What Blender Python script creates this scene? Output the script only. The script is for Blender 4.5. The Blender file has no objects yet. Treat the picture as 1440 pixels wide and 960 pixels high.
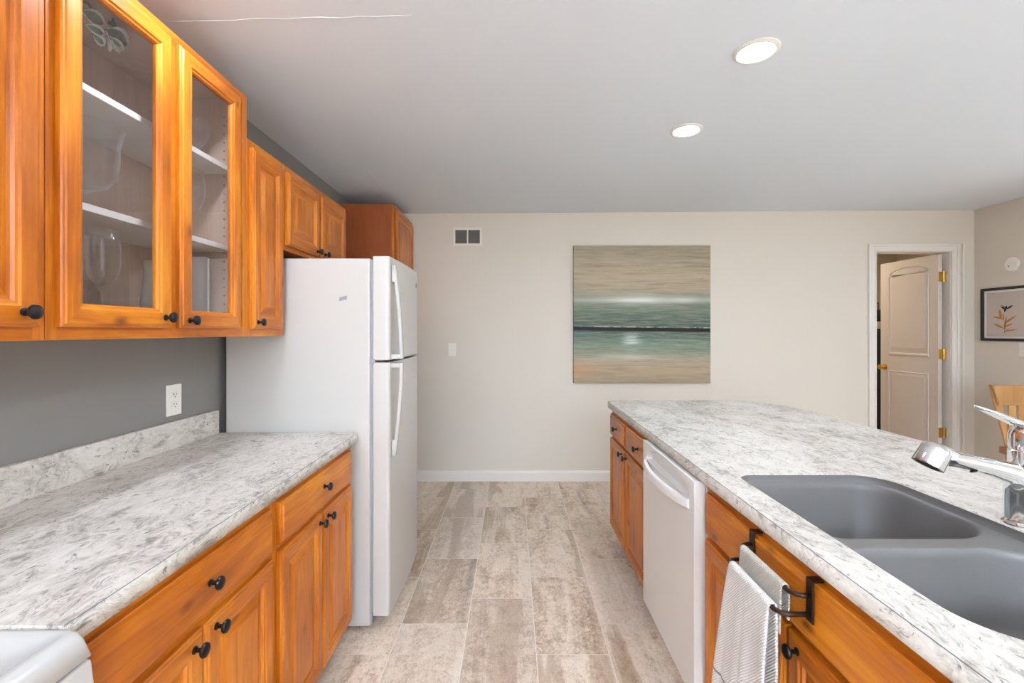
import bpy, bmesh, math, random
from mathutils import Vector, Matrix
R = math.radians
C = bpy.context.scene.collection
random.seed(7)

# ------------------------------------------------------------------ camera, world, exposure
F = 655.0                       # focal length in pixels of the 1440x960 frame
H = 1.345                       # eye height
cam = bpy.data.cameras.new('camera'); co = bpy.data.objects.new('camera', cam); C.objects.link(co)
co.location = (0, 0, H); co.rotation_euler = (R(90), 0, 0)
cam.sensor_width = 36; cam.sensor_fit = 'HORIZONTAL'; cam.lens = F / 1440 * 36
cam.shift_y = -14.5 / 1440; cam.shift_x = -0.5 / 1440; cam.clip_start = 0.03
bpy.context.scene.camera = co
try: bpy.context.scene.cycles.transparent_max_bounces = 32
except Exception: pass
vs = bpy.context.scene.view_settings
vs.view_transform = 'Standard'; vs.look = 'None'; vs.gamma = 1; vs.use_curve_mapping = False
vs.exposure = 1.02
W = bpy.data.worlds.new('world'); bpy.context.scene.world = W; W.use_nodes = True
W.node_tree.nodes['Background'].inputs[0].default_value = (0.80, 0.90, 1.0, 1)
W.node_tree.nodes['Background'].inputs[1].default_value = 1.5
P_DOWN = 3.4                   # each downlight
P_ADDED_WIN = 48.0                    # added light outside each unseen opening
P_ADDED_UP = 190.0                     # unseen uplights added behind the camera for the ceiling
C_ADDED_WIN = (0.82, 0.97, 1.18); C_LAMP = (0.83, 0.97, 1.18)

def area(name, loc, rot, size, power, color, shape='RECTANGLE', sy=None, parent=None, spread=None):
    l = bpy.data.lights.new(name, 'AREA'); l.shape = shape; l.size = size
    if sy: l.size_y = sy
    l.energy = power; l.color = color
    if spread: l.spread = spread
    o = bpy.data.objects.new(name, l); C.objects.link(o); o.location = loc; o.rotation_euler = rot
    return o
XL, XR, YF, YB = -1.32, 4.15, 4.185, -5.0
# added unseen daylight through made-up windows behind the camera and at right
ADDED_WIN = [(-0.9, 1.2), (1.6, 3.7)]
for (a, b) in ADDED_WIN:
    area('window_daylight', ((a+b)/2, YB-0.45, 1.15), (R(90+28), 0, 0), b-a, P_ADDED_WIN*(1.2 if a < 0 else 0.25), C_ADDED_WIN, sy=1.35)
area('window_daylight', (XR+0.40, 1.75, 1.35), (R(90+6), 0, R(90)), 2.2, P_ADDED_WIN*0.07, C_ADDED_WIN, sy=1.5)

# ------------------------------------------------------------------ node helpers
def lin(c):
    f = lambda v: (v/255)/12.92 if v/255 <= 0.04045 else (((v/255)+0.055)/1.055)**2.4
    return (f(c[0]), f(c[1]), f(c[2]), 1)
class N:
    def __init__(s, name):
        s.m = bpy.data.materials.new(name); s.m.use_nodes = True; s.t = s.m.node_tree
        s.b = s.t.nodes['Principled BSDF']; s.out = s.t.nodes['Material Output']
    def n(s, t, ins={}, **kw):
        x = s.t.nodes.new(t)
        for k, v in kw.items(): setattr(x, k, v)
        for k, v in ins.items(): s.set(x.inputs[k], v)
        return x
    def set(s, sock, v):
        if hasattr(v, 'is_output') or isinstance(v, bpy.types.NodeSocket): s.t.links.new(v, sock)
        else: sock.default_value = v
    def math(s, op, a, b=0.0, c=0.0, clamp=False):
        x = s.n('ShaderNodeMath', {0: a, 1: b, 2: c}, operation=op); x.use_clamp = clamp; return x.outputs[0]
    def pos(s): return s.n('ShaderNodeNewGeometry').outputs['Position']
    def sep(s, v):
        x = s.n('ShaderNodeSeparateXYZ', {0: v}); return x.outputs
    def comb(s, x=0.0, y=0.0, z=0.0): return s.n('ShaderNodeCombineXYZ', {0: x, 1: y, 2: z}).outputs[0]
    def map(s, v, scale=(1, 1, 1), loc=(0, 0, 0), rot=(0, 0, 0)):
        return s.n('ShaderNodeMapping', {0: v, 'Scale': scale, 'Location': loc, 'Rotation': rot}).outputs[0]
    def vadd(s, a, b): return s.n('ShaderNodeVectorMath', {0: a, 1: b}, operation='ADD').outputs[0]
    def noise(s, v, scale=5.0, detail=4.0, rough=0.5, dist=0.0):
        return s.n('ShaderNodeTexNoise', {'Vector': v, 'Scale': scale, 'Detail': detail, 'Roughness': rough, 'Distortion': dist}).outputs['Fac']
    def ramp(s, f, stops, interp='LINEAR'):
        x = s.n('ShaderNodeValToRGB', {0: f}); r = x.color_ramp; r.interpolation = interp
        while len(r.elements) < len(stops): r.elements.new(0.5)
        for e, (p, c) in zip(r.elements, stops):
            e.position = p; e.color = c if not isinstance(c, (int, float)) else (c, c, c, 1)
        return x.outputs[0]
    def rng(s, v, a, b, c=0.0, d=1.0):
        return s.n('ShaderNodeMapRange', {0: v, 1: a, 2: b, 3: c, 4: d}).outputs[0]
    def mix(s, f, a, b, mode='MIX'):
        x = s.n('ShaderNodeMix', data_type='RGBA', blend_type=mode)
        s.set(x.inputs[0], f); s.set(x.inputs[6], a); s.set(x.inputs[7], b); return x.outputs[2]
    def bump(s, h, strength=0.2, dist=0.002):
        x = s.n('ShaderNodeBump', {'Height': h, 'Strength': strength, 'Distance': dist}); s.set(s.b.inputs['Normal'], x.outputs[0])
    def fin(s, col=None, rough=None, metal=None, coat=None, coatr=None, spec=None):
        if col is not None: s.set(s.b.inputs['Base Color'], col)
        if rough is not None: s.set(s.b.inputs['Roughness'], rough)
        if metal is not None: s.set(s.b.inputs['Metallic'], metal)
        if coat is not None: s.set(s.b.inputs['Coat Weight'], coat)
        if coatr is not None: s.set(s.b.inputs['Coat Roughness'], coatr)
        if spec is not None: s.set(s.b.inputs['Specular IOR Level'], spec)
        return s.m

def plain(name, col, rough=0.5, metal=0.0, vary=0.04, scale=6, bump=0.0, bscale=200, **kw):
    s = N(name); p = s.pos()
    f = s.noise(p, scale, 3)
    a = tuple(max(0, c*(1-vary)) for c in col[:3])+(1,); b = tuple(min(1, c*(1+vary)) for c in col[:3])+(1,)
    if bump: s.bump(s.noise(p, bscale, 3), bump, 0.001)
    return s.fin(s.mix(f, a, b), rough, metal, **kw)

def wood(name, axis, dark, mid, light, rough=0.36, grain=16, knots=True, coat=0.12):
    s = N(name); p = s.pos()
    sc = [grain, grain, grain]; sc[axis] = grain*0.12
    oi = s.n('ShaderNodeObjectInfo').outputs['Random']
    off = s.comb(s.math('MULTIPLY', oi, 37.0), s.math('MULTIPLY', oi, 11.0), s.math('MULTIPLY', oi, 23.0))
    v = s.vadd(s.map(p, tuple(sc)), off)
    f = s.noise(v, 1.0, 5, 0.62, 1.2)
    sc2 = [120, 120, 120]; sc2[axis] = 4
    g = s.noise(s.map(p, tuple(sc2)), 1.0, 3, 0.6)
    f = s.math('ADD', s.math('MULTIPLY', f, 0.72), s.math('MULTIPLY', g, 0.28))
    big = s.noise(s.vadd(p, off), 3.0, 2)
    f = s.math('ADD', f, s.math('MULTIPLY', s.math('SUBTRACT', big, 0.5), 0.5))
    col = s.ramp(f, [(0.28, dark), (0.5, mid), (0.74, light)])
    if knots:
        sk = [7.0, 7.0, 7.0]; sk[axis] = 3.4
        kd = s.n('ShaderNodeTexVoronoi', {'Vector': s.vadd(s.map(p, tuple(sk)), off), 'Scale': 1.0}).outputs['Distance']
        km = s.rng(kd, 0.03, 0.11, 0.8, 0.0)
        col = s.mix(km, col, (dark[0]*0.35, dark[1]*0.25, dark[2]*0.3, 1))
    s.bump(g, 0.06, 0.001)
    return s.fin(col, rough, coat=coat, coatr=0.18, spec=0.35)

# ------------------------------------------------------------------ materials
M = {}
D_, M_, L_ = (0.29, 0.066, 0.004, 1), (0.49, 0.130, 0.006, 1), (0.70, 0.25, 0.016, 1)
M['wy'] = wood('honey_wood_grain_y', 1, D_, M_, L_)
M['wz'] = wood('honey_wood_grain_z', 2, D_, M_, L_)
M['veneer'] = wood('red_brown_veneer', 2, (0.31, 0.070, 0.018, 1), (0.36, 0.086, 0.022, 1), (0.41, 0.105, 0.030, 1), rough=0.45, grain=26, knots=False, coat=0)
M['maple'] = wood('maple_interior', 2, (0.50, 0.33, 0.25, 1), (0.60, 0.43, 0.33, 1), (0.68, 0.52, 0.41, 1), rough=0.5, grain=9, knots=False, coat=0)
M['shelf'] = plain('white_shelf', lin((228, 222, 215)), 0.5)
M['chairwood'] = wood('pale_oak', 2, (0.38, 0.18, 0.06, 1), (0.50, 0.26, 0.09, 1), (0.60, 0.34, 0.14, 1), rough=0.4, knots=False)
M['chairdark'] = wood('darker_oak', 0, (0.22, 0.08, 0.03, 1), (0.30, 0.12, 0.04, 1), (0.36, 0.16, 0.06, 1), rough=0.4, knots=False)
M['black'] = plain('black_bronze', (0.016, 0.013, 0.012), 0.32, 0.5, vary=0.3)
M['bronze'] = plain('oil_rubbed_bronze', (0.045, 0.022, 0.014), 0.38, 0.7, vary=0.3)
M['chrome'] = plain('chrome', (0.82, 0.83, 0.84), 0.06, 1.0, vary=0.01)
M['brass'] = plain('brass', (0.66, 0.42, 0.09), 0.2, 1.0, vary=0.1, scale=60)
M['white_enamel'] = plain('white_enamel', lin((194, 190, 183)), 0.22, vary=0.01, coat=0.4, coatr=0.1)
M['white_door'] = plain('fridge_white', lin((196, 190, 181)), 0.30, vary=0.01, bump=0.05, bscale=320)
M['white_dw'] = plain('dishwasher_white', lin((240, 236, 230)), 0.22, vary=0.01)
M['gasket'] = plain('grey_gasket', lin((150, 152, 155)), 0.6)
M['darkgap'] = plain('dark_gap', (0.02, 0.02, 0.022), 0.7)
M['plate'] = plain('ivory_plate', lin((240, 234, 222)), 0.35, vary=0.01)
M['grey_ink'] = plain('grey_sticker', lin((135, 137, 140)), 0.5, vary=0.25, scale=300)
M['trim'] = plain('trim_white', lin((236, 228, 217)), 0.4, vary=0.015)
M['doorpaint'] = plain('door_paint', lin((214, 202, 190)), 0.42, vary=0.015)
M['ceil'] = plain('ceiling_white', lin((233, 238, 243)), 0.9, vary=0.01, bump=0.15, bscale=60)
M['beige'] = plain('beige_wall', lin((224, 213, 197)), 0.75, vary=0.012, scale=2, bump=0.12, bscale=120)
M['greywall'] = plain('grey_wall', lin((136, 132, 126)), 0.7, vary=0.015, scale=2, bump=0.12, bscale=120)
M['sink'] = plain('grey_composite', (0.156, 0.142, 0.128), 0.42, vary=0.10, scale=420)
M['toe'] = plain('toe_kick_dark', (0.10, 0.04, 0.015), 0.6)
M['blackframe'] = plain('black_frame', (0.015, 0.013, 0.012), 0.4)
M['mat'] = plain('picture_mat', lin((238, 232, 224)), 0.8, vary=0.01)
M['print'] = plain('print_paper', lin((202, 188, 176)), 0.8, vary=0.02)
M['gold'] = plain('ochre_ink', lin((190, 130, 60)), 0.7, vary=0.35, scale=60)
M['bird'] = plain('dark_ink', (0.02, 0.013, 0.012), 0.7)
M['sage'] = plain('sage_leaf', lin((140, 156, 142)), 0.7, vary=0.25, scale=40)
M['sage_edge'] = plain('pale_leaf_edge', lin((214, 218, 205)), 0.7)
M['ceramic'] = plain('white_ceramic', lin((216, 210, 202)), 0.15, vary=0.02)
M['coat'] = plain('dark_cloth', (0.022, 0.025, 0.03), 0.85, vary=0.4, scale=25)
M['coatband'] = plain('pale_cloth', lin((190, 184, 178)), 0.85)
M['louver_dark'] = plain('vent_dark', lin((112, 106, 98)), 0.7)

def _glass(name, rough, tint, base=0.04, power=1.0, body=None):
    s = N(name)
    tr = s.n('ShaderNodeBsdfTransparent', {0: tint}); gl = s.n('ShaderNodeBsdfGlossy', {0: (1, 1, 1, 1), 'Roughness': rough})
    lw = s.n('ShaderNodeLayerWeight', {0: 0.5})
    f = s.math('ADD', s.math('MULTIPLY', s.math('POWER', lw.outputs['Facing'], 4.0), power), base, clamp=True)
    g2 = gl
    if body: g2 = s.n('ShaderNodeMixShader', {0: body, 1: gl.outputs[0], 2: s.n('ShaderNodeBsdfDiffuse', {0: (0.9, 0.92, 0.94, 1)}).outputs[0]})  # white diffuse at grazing edges imitates bright rim reflections
    mx = s.n('ShaderNodeMixShader', {0: f, 1: tr.outputs[0], 2: g2.outputs[0]})
    s.t.links.new(mx.outputs[0], s.out.inputs[0]); s.b.inputs['Roughness'].default_value = rough
    return s.m
M['pane'] = _glass('window_glass', 0.03, (0.93, 0.93, 0.93, 1), 0.05, 0.25)
M['glass'] = _glass('stemware_glass', 0.04, (0.985, 0.985, 0.985, 1), 0.03, 0.7, 0.4)

def emis(name, col, st):
    s = N(name); e = s.n('ShaderNodeEmission', {0: col, 1: st}); s.t.links.new(e.outputs[0], s.out.inputs[0]); return s.m
M['lens'] = emis('lamp_lens', (0.93, 0.97, 1.0, 1), 16.0)

def laminate(name, shift):
    s = N(name); p = s.vadd(s.pos(), (shift, 0, 0))
    q = s.map(p, (1.0, 0.55, 1.0), rot=(0, 0, R(35)))
    warp = s.n('ShaderNodeTexNoise', {'Vector': q, 'Scale': 9.0, 'Detail': 3.0}).outputs['Color']
    qw = s.vadd(q, s.n('ShaderNodeVectorMath', {0: warp, 'Scale': 0.10}, operation='SCALE').outputs[0])
    big = s.noise(qw, 7, 4, 0.6, 0.6)
    med = s.noise(qw, 30, 6, 0.68, 1.2)
    vein = s.math('ABSOLUTE', s.math('SUBTRACT', s.noise(qw, 17, 6, 0.62, 1.6), 0.5))
    fine = s.noise(qw, 95, 4, 0.65, 0.8)
    t = s.math('ADD', s.math('MULTIPLY', big, 0.35), s.math('ADD', s.math('MULTIPLY', med, 0.45), s.math('MULTIPLY', fine, 0.20)))
    col = s.ramp(t, [(0.34, lin((106, 95, 85))), (0.415, lin((160, 150, 138))), (0.475, lin((202, 193, 180))), (0.55, lin((219, 211, 199))), (0.66, lin((230, 223, 212)))])
    vm = s.math('MULTIPLY', s.rng(vein, 0.0, 0.018, 0.6, 0.0), s.rng(s.noise(q, 8, 3), 0.48, 0.6))
    col = s.mix(vm, col, lin((118, 106, 98)))
    dk = s.rng(s.noise(qw, 60, 4, 0.6, 1.2), 0.60, 0.68)
    col = s.mix(s.math('MULTIPLY', dk, 0.85), col, lin((112, 102, 95)))
    br = s.rng(s.noise(s.vadd(q, (7, 3, 1)), 3.0, 3), 0.55, 0.75, 0.0, 0.3)
    col = s.mix(br, col, lin((222, 205, 188)), 'MULTIPLY')
    return s.fin(col, 0.36, spec=0.4)
M['laminate'] = laminate('marbled_laminate', 0.0)
M['laminate_isl'] = laminate('marbled_laminate_island', 3.7)

def tilefloor():
    s = N('floor_tile'); p = s.pos(); x, y, z = s.sep(p)
    cx = s.math('DIVIDE', s.math('ADD', x, 0.205), 0.3047)
    c = s.math('FLOOR', cx)
    yy = s.math('DIVIDE', s.math('SUBTRACT', s.math('SUBTRACT', y, s.math('MULTIPLY', c, 0.2034)), 2.345), 0.6100)
    r = s.math('FLOOR', yy)
    fx = s.math('FRACT', cx); fy = s.math('FRACT', yy)
    dx = s.math('MULTIPLY', s.math('MINIMUM', fx, s.math('SUBTRACT', 1.0, fx)), 0.3047)
    dy = s.math('MULTIPLY', s.math('MINIMUM', fy, s.math('SUBTRACT', 1.0, fy)), 0.61)
    d = s.math('MINIMUM', dx, dy)
    gm = s.rng(d, 0.0014, 0.0022, 1.0, 0.0)
    wn = s.n('ShaderNodeTexWhiteNoise', {'Vector': s.comb(c, r, 3.0)}, noise_dimensions='3D')
    rc = s.sep(wn.outputs['Color'])
    off = s.comb(s.math('MULTIPLY', rc[0], 40.0), s.math('MULTIPLY', rc[1], 40.0), 0.0)
    v = s.vadd(s.map(p, (7.0, 1.3, 1.0)), off)
    st = s.noise(v, 1.0, 6, 0.6, 0.9)                                  # long streaks
    band = s.noise(s.vadd(s.map(p, (5.0, 0.5, 1)), off), 1.0, 4, 0.55, 0.5)
    cl = s.noise(s.vadd(p, off), 11, 6, 0.68, 1.0)
    fi = s.noise(s.vadd(s.map(p, (1.0, 0.7, 1)), off), 60, 5, 0.7, 1.2)
    t = s.math('ADD', s.math('MULTIPLY', st, 0.38), s.math('ADD', s.math('MULTIPLY', cl, 0.28), s.math('MULTIPLY', fi, 0.34)))
    t = s.math('ADD', t, s.math('MULTIPLY', s.math('SUBTRACT', rc[2], 0.5), 0.10))
    col = s.ramp(t, [(0.36, lin((144, 117, 95))), (0.44, lin((196, 171, 146))), (0.51, lin((229, 207, 183))), (0.62, lin((243, 227, 208)))])
    bm = s.rng(band, 0.55, 0.60, 0.0, 0.5)
    col = s.mix(bm, col, lin((158, 126, 98)))
    gr = s.rng(rc[0], 0.60, 0.70, 0.0, 0.22)
    col = s.mix(gr, col, lin((184, 173, 161)))
    vein = s.math('ABSOLUTE', s.math('SUBTRACT', s.noise(s.vadd(s.map(p, (1, 0.6, 1)), off), 24, 5, 0.6, 2.0), 0.5))
    col = s.mix(s.rng(vein, 0.0, 0.016, 0.5, 0.0), col, lin((134, 111, 93)))
    col = s.mix(gm, col, lin((232, 221, 207)))
    s.bump(s.math('ADD', s.math('MULTIPLY', gm, -1.0), s.math('MULTIPLY', fi, 0.25)), 0.35, 0.002)
    return s.fin(col, s.rng(fi, 0.3, 0.7, 0.34, 0.5), spec=0.4)
M['floor'] = tilefloor()

def painting():
    s = N('seascape_canvas'); p = s.pos(); x, y, z = s.sep(p)
    u = s.math('DIVIDE', s.math('SUBTRACT', x, 0.546), 1.221); t = s.math('DIVIDE', s.math('SUBTRACT', 2.108, z), 1.226)
    n1 = s.noise(s.map(p, (1.6, 1, 28)), 1.0, 5, 0.6, 0.3); n2 = s.noise(s.map(p, (5, 1, 90), loc=(3, 0, 1)), 1.0, 4, 0.65, 0.4)
    n = s.math('ADD', s.math('MULTIPLY', n1, 0.6), s.math('MULTIPLY', n2, 0.4))
    tt = s.math('ADD', t, s.math('MULTIPLY', s.math('SUBTRACT', n, 0.5), 0.10))
    L = lin
    col = s.ramp(tt, [(0.0, L((150, 138, 112))), (0.12, L((166, 152, 126))), (0.24, L((178, 160, 132))), (0.33, L((166, 152, 128))), (0.375, L((142, 146, 124))),
                      (0.44, L((112, 128, 108))), (0.52, L((76, 100, 86))), (0.60, L((54, 78, 72))), (0.66, L((74, 104, 94))), (0.73, L((116, 138, 118))),
                      (0.79, L((136, 140, 118))), (0.83, L((168, 154, 130))), (0.90, L((176, 152, 122))), (1.0, L((150, 132, 106)))])
    n3 = s.noise(s.map(p, (2.2, 1, 46), loc=(9, 0, 4)), 1.0, 5, 0.7, 0.5)
    col = s.mix(s.rng(n2, 0.40, 0.7, 0.0, 0.40), col, L((196, 182, 156)))
    col = s.mix(s.rng(n3, 0.50, 0.66, 0.0, 0.45), col, L((112, 96, 72)))
    def gauss(v, c, w):
        q = s.math('DIVIDE', s.math('SUBTRACT', v, c), w); return s.math('EXPONENT', s.math('MULTIPLY', s.math('MULTIPLY', q, q), -1.0))
    tn = s.math('ADD', t, s.math('MULTIPLY', s.math('SUBTRACT', n1, 0.5), 0.03))
    w = s.math('MULTIPLY', gauss(tn, 0.395, 0.016), s.math('ADD', s.math('MULTIPLY', gauss(u, 0.47, 0.16), 0.9), s.math('ADD', 0.25, s.math('MULTIPLY', gauss(u, 0.80, 0.10), 0.4))), clamp=True)
    col = s.mix(w, col, L((226, 226, 218)))
    w2 = s.math('MULTIPLY', gauss(t, 0.39, 0.05), gauss(u, 0.45, 0.22)); col = s.mix(s.math('MULTIPLY', w2, 0.35), col, L((205, 205, 190)))
    rf = s.math('MULTIPLY', s.math('MULTIPLY', gauss(u, 0.425, 0.055), gauss(t, 0.695, 0.055)), s.rng(n3, 0.42, 0.52))
    col = s.mix(rf, col, L((200, 208, 196)))
    rf2 = s.math('MULTIPLY', gauss(tn, 0.81, 0.02), gauss(u, 0.42, 0.2)); col = s.mix(s.math('MULTIPLY', rf2, 0.6), col, L((205, 198, 180)))
    foam = s.math('MULTIPLY', gauss(t, s.math('ADD', 0.586, s.math('MULTIPLY', u, 0.012)), 0.0028), s.rng(s.noise(s.map(p, (11, 1, 60)), 1.0, 5, 0.7), 0.50, 0.58)); 
    th = s.math('ADD', t, s.math('MULTIPLY', u, -0.012))
    band = s.math('MULTIPLY', s.rng(th, 0.588, 0.592), s.rng(th, 0.612, 0.624, 1.0, 0.0))
    col = s.mix(band, col, L((30, 22, 17)))
    col = s.mix(foam, col, L((225, 220, 210)))
    og = s.math('MULTIPLY', gauss(u, 0.0, 0.16), gauss(t, 0.9, 0.06)); col = s.mix(s.math('MULTIPLY', og, 0.5), col, L((190, 140, 96)))
    s.bump(n2, 0.3, 0.002)
    return s.fin(col, 0.6, spec=0.3)
M['painting'] = painting()
def towelmat(name, col, sc, stripe=None):
    s = N(name); p = s.pos(); x, y, z = s.sep(p)
    w = s.math('MULTIPLY', s.math('SINE', s.math('MULTIPLY', z, sc)), s.math('SINE', s.math('MULTIPLY', y, sc)))
    s.bump(w, 0.6, 0.002)
    c = s.mix(s.rng(w, -1, 1, 0.0, 0.35), col, tuple(v*0.72 for v in col[:3])+(1,))
    if stripe:
        m = s.math('MULTIPLY', s.math('GREATER_THAN', z, stripe), s.math('LESS_THAN', z, stripe+0.006))
        c = s.mix(m, c, lin((150, 140, 128)))
    return s.fin(c, 0.95)
M['towel'] = towelmat('white_towel', lin((234, 229, 221)), 900, 0.478)
M['towel2'] = towelmat('grey_towel', lin((206, 198, 184)), 1100)

# ------------------------------------------------------------------ geometry helpers
class B:
    def __init__(s): s.bm = bmesh.new()
    def box(s, x0, x1, y0, y1, z0, z1, mi=0):
        v = [s.bm.verts.new(c) for c in ((x0,y0,z0),(x1,y0,z0),(x1,y1,z0),(x0,y1,z0),(x0,y0,z1),(x1,y0,z1),(x1,y1,z1),(x0,y1,z1))]
        for f in ((0,3,2,1),(4,5,6,7),(0,1,5,4),(1,2,6,5),(2,3,7,6),(3,0,4,7)):
            s.bm.faces.new([v[i] for i in f]).material_index = mi
        return s
    def prism(s, pts, axis, a, b, mi=0):
        """pts: 2-D outline; axis 0: (y,z) pts extruded in x; 1: (x,z) in y; 2: (x,y) in z"""
        def P(p, t): return (t, p[0], p[1]) if axis == 0 else ((p[0], t, p[1]) if axis == 1 else (p[0], p[1], t))
        A = [s.bm.verts.new(P(p, a)) for p in pts]; Bv = [s.bm.verts.new(P(p, b)) for p in pts]
        n = len(pts)
        s.bm.faces.new(A).material_index = mi; s.bm.faces.new(Bv[::-1]).material_index = mi
        for i in range(n): s.bm.faces.new([A[i], A[(i+1) % n], Bv[(i+1) % n], Bv[i]]).material_index = mi
        return s
    def tube(s, pts, r, seg=12, cap=True, mi=0, flat=1.0):
        pts = [Vector(p) for p in pts]; n = len(pts)
        rr = r if isinstance(r, (list, tuple)) else [r]*n
        rings = []; ref = None
        for i, p in enumerate(pts):
            d = (pts[min(i+1, n-1)] - pts[max(i-1, 0)]).normalized()
            if ref is None: ref = Vector((0, 0, 1)) if abs(d.z) < 0.9 else Vector((0, 1, 0))
            a = d.cross(ref).normalized(); b = a.cross(d).normalized(); ref = b
            rings.append([s.bm.verts.new(p + a*rr[i]*math.cos(2*math.pi*k/seg) + b*rr[i]*flat*math.sin(2*math.pi*k/seg)) for k in range(seg)])
        for i in range(n-1):
            for k in range(seg): s.bm.faces.new([rings[i][k], rings[i][(k+1) % seg], rings[i+1][(k+1) % seg], rings[i+1][k]]).material_index = mi
        if cap: s.bm.faces.new(rings[0][::-1]).material_index = mi; s.bm.faces.new(rings[-1]).material_index = mi
        return s
    def lathe(s, prof, origin, axis=(0, 0, 1), seg=24, mi=0):
        """prof: (radius, height) along axis; closed ends where radius 0"""
        ax = Vector(axis).normalized(); q = ax.to_track_quat('Z', 'Y'); o = Vector(origin); rings = []
        for r, h in prof:
            if r < 1e-6: rings.append([s.bm.verts.new(o + q @ Vector((0, 0, h)))])
            else: rings.append([s.bm.verts.new(o + q @ Vector((r*math.cos(2*math.pi*k/seg), r*math.sin(2*math.pi*k/seg), h))) for k in range(seg)])
        for a, b in zip(rings, rings[1:]):
            for k in range(seg):
                k2 = (k+1) % seg
                if len(a) == 1 and len(b) == 1: continue
                if len(a) == 1: f = [a[0], b[k], b[k2]]
                elif len(b) == 1: f = [a[k], a[k2], b[0]]
                else: f = [a[k], a[k2], b[k2], b[k]]
                s.bm.faces.new(f).material_index = mi
        return s
    def loft(s, loops, cap0=False, cap1=True, mi=0):
        rings = [[s.bm.verts.new(p) for p in l] for l in loops]
        n = len(rings[0])
        for a, b in zip(rings, rings[1:]):
            for k in range(n): s.bm.faces.new([a[k], a[(k+1) % n], b[(k+1) % n], b[k]]).material_index = mi
        if cap0: s.bm.faces.new(rings[0][::-1]).material_index = mi
        if cap1: s.bm.faces.new(rings[-1]).material_index = mi
        return s

def origin_of(p):
    v = Vector((0, 0, 0))
    while p is not None: v += p.location; p = p.parent
    return v
def obj(name, b, mats, parent=None, bevel=0, smooth=False, seg=2, label=None):
    bm = b.bm if isinstance(b, B) else b
    bmesh.ops.recalc_face_normals(bm, faces=bm.faces)
    o0 = origin_of(parent)
    if parent is not None: bmesh.ops.translate(bm, verts=bm.verts, vec=-o0)
    me = bpy.data.meshes.new(name); bm.to_mesh(me); bm.free()
    for m in (mats if isinstance(mats, (list, tuple)) else [mats]): me.materials.append(M[m] if isinstance(m, str) else m)
    o = bpy.data.objects.new(name, me); C.objects.link(o)
    if parent is not None: o.parent = parent
    if bevel:
        md = o.modifiers.new('bevel', 'BEVEL'); md.width = bevel; md.segments = seg; md.limit_method = 'ANGLE'; md.angle_limit = R(40)
        md.harden_normals = False
    if smooth:
        for f in me.polygons: f.use_smooth = True
        if smooth != 'all':
            try: me.set_sharp_from_angle(angle=R(smooth if not isinstance(smooth, bool) else 40))
            except Exception: pass
    if label: o['label'] = label
    return o
def tag(o, label, cat, group=None):
    o['label'] = label; o['category'] = cat
    if group: o['group'] = group
    return o
def thing(name, label, cat, loc, group=None):
    o = bpy.data.objects.new(name, None); C.objects.link(o); o.location = loc; o.empty_display_size = 0.05
    return tag(o, label, cat, group)
def struct(name, b, mats, **kw):
    o = obj(name, b, mats, **kw)
    if o.parent is None: o['kind'] = 'structure'
    return o

# ------------------------------------------------------------------ room shell
XW = XL
struct('floor', B().box(XL-0.12, 5.4, YB-0.12, 6.5, -0.1, 0.0), 'floor')
def cz(x): return 2.396 + 0.0069*(x-XL)
b = B(); b.prism([(XL-0.12, cz(XL)), (XR+0.12, cz(XR)), (XR+0.12, 2.56), (XL-0.12, 2.56)], 1, YB-0.12, YF+0.12)
ceiling = struct('ceiling', b, 'ceil')
rs = random.Random(3)
pts = [(-1.18+0.06*i, 1.585+0.004*rs.uniform(-1, 1)-0.0018*i, cz(-1.18+0.06*i)-0.0003) for i in range(15)]
b = B(); b.tube(pts, [0.0004]+[0.0013]*13+[0.0004], 6); b.tube([(-0.950, 2.98, cz(-0.95)), (-0.952, 3.3, cz(-0.95)), (-0.957, 3.55, cz(-0.95))], 0.0010, 6)
obj('tape_seam', b, 'ceil', ceiling, smooth='all')
struct('wall_left', B().box(XL-0.12, XL, YB-0.12, YF+0.12, 0, 2.42), 'greywall')
# far wall with the door opening
OX0, OX1, OZ = 3.262, 3.937, 2.060
b = B(); b.box(XL, OX0, YF, YF+0.115, 0, 2.45); b.box(OX1, XR, YF, YF+0.115, 0, 2.45); b.box(OX0, OX1, YF, YF+0.115, OZ, 2.45)
struct('wall_far', b, 'beige')
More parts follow.
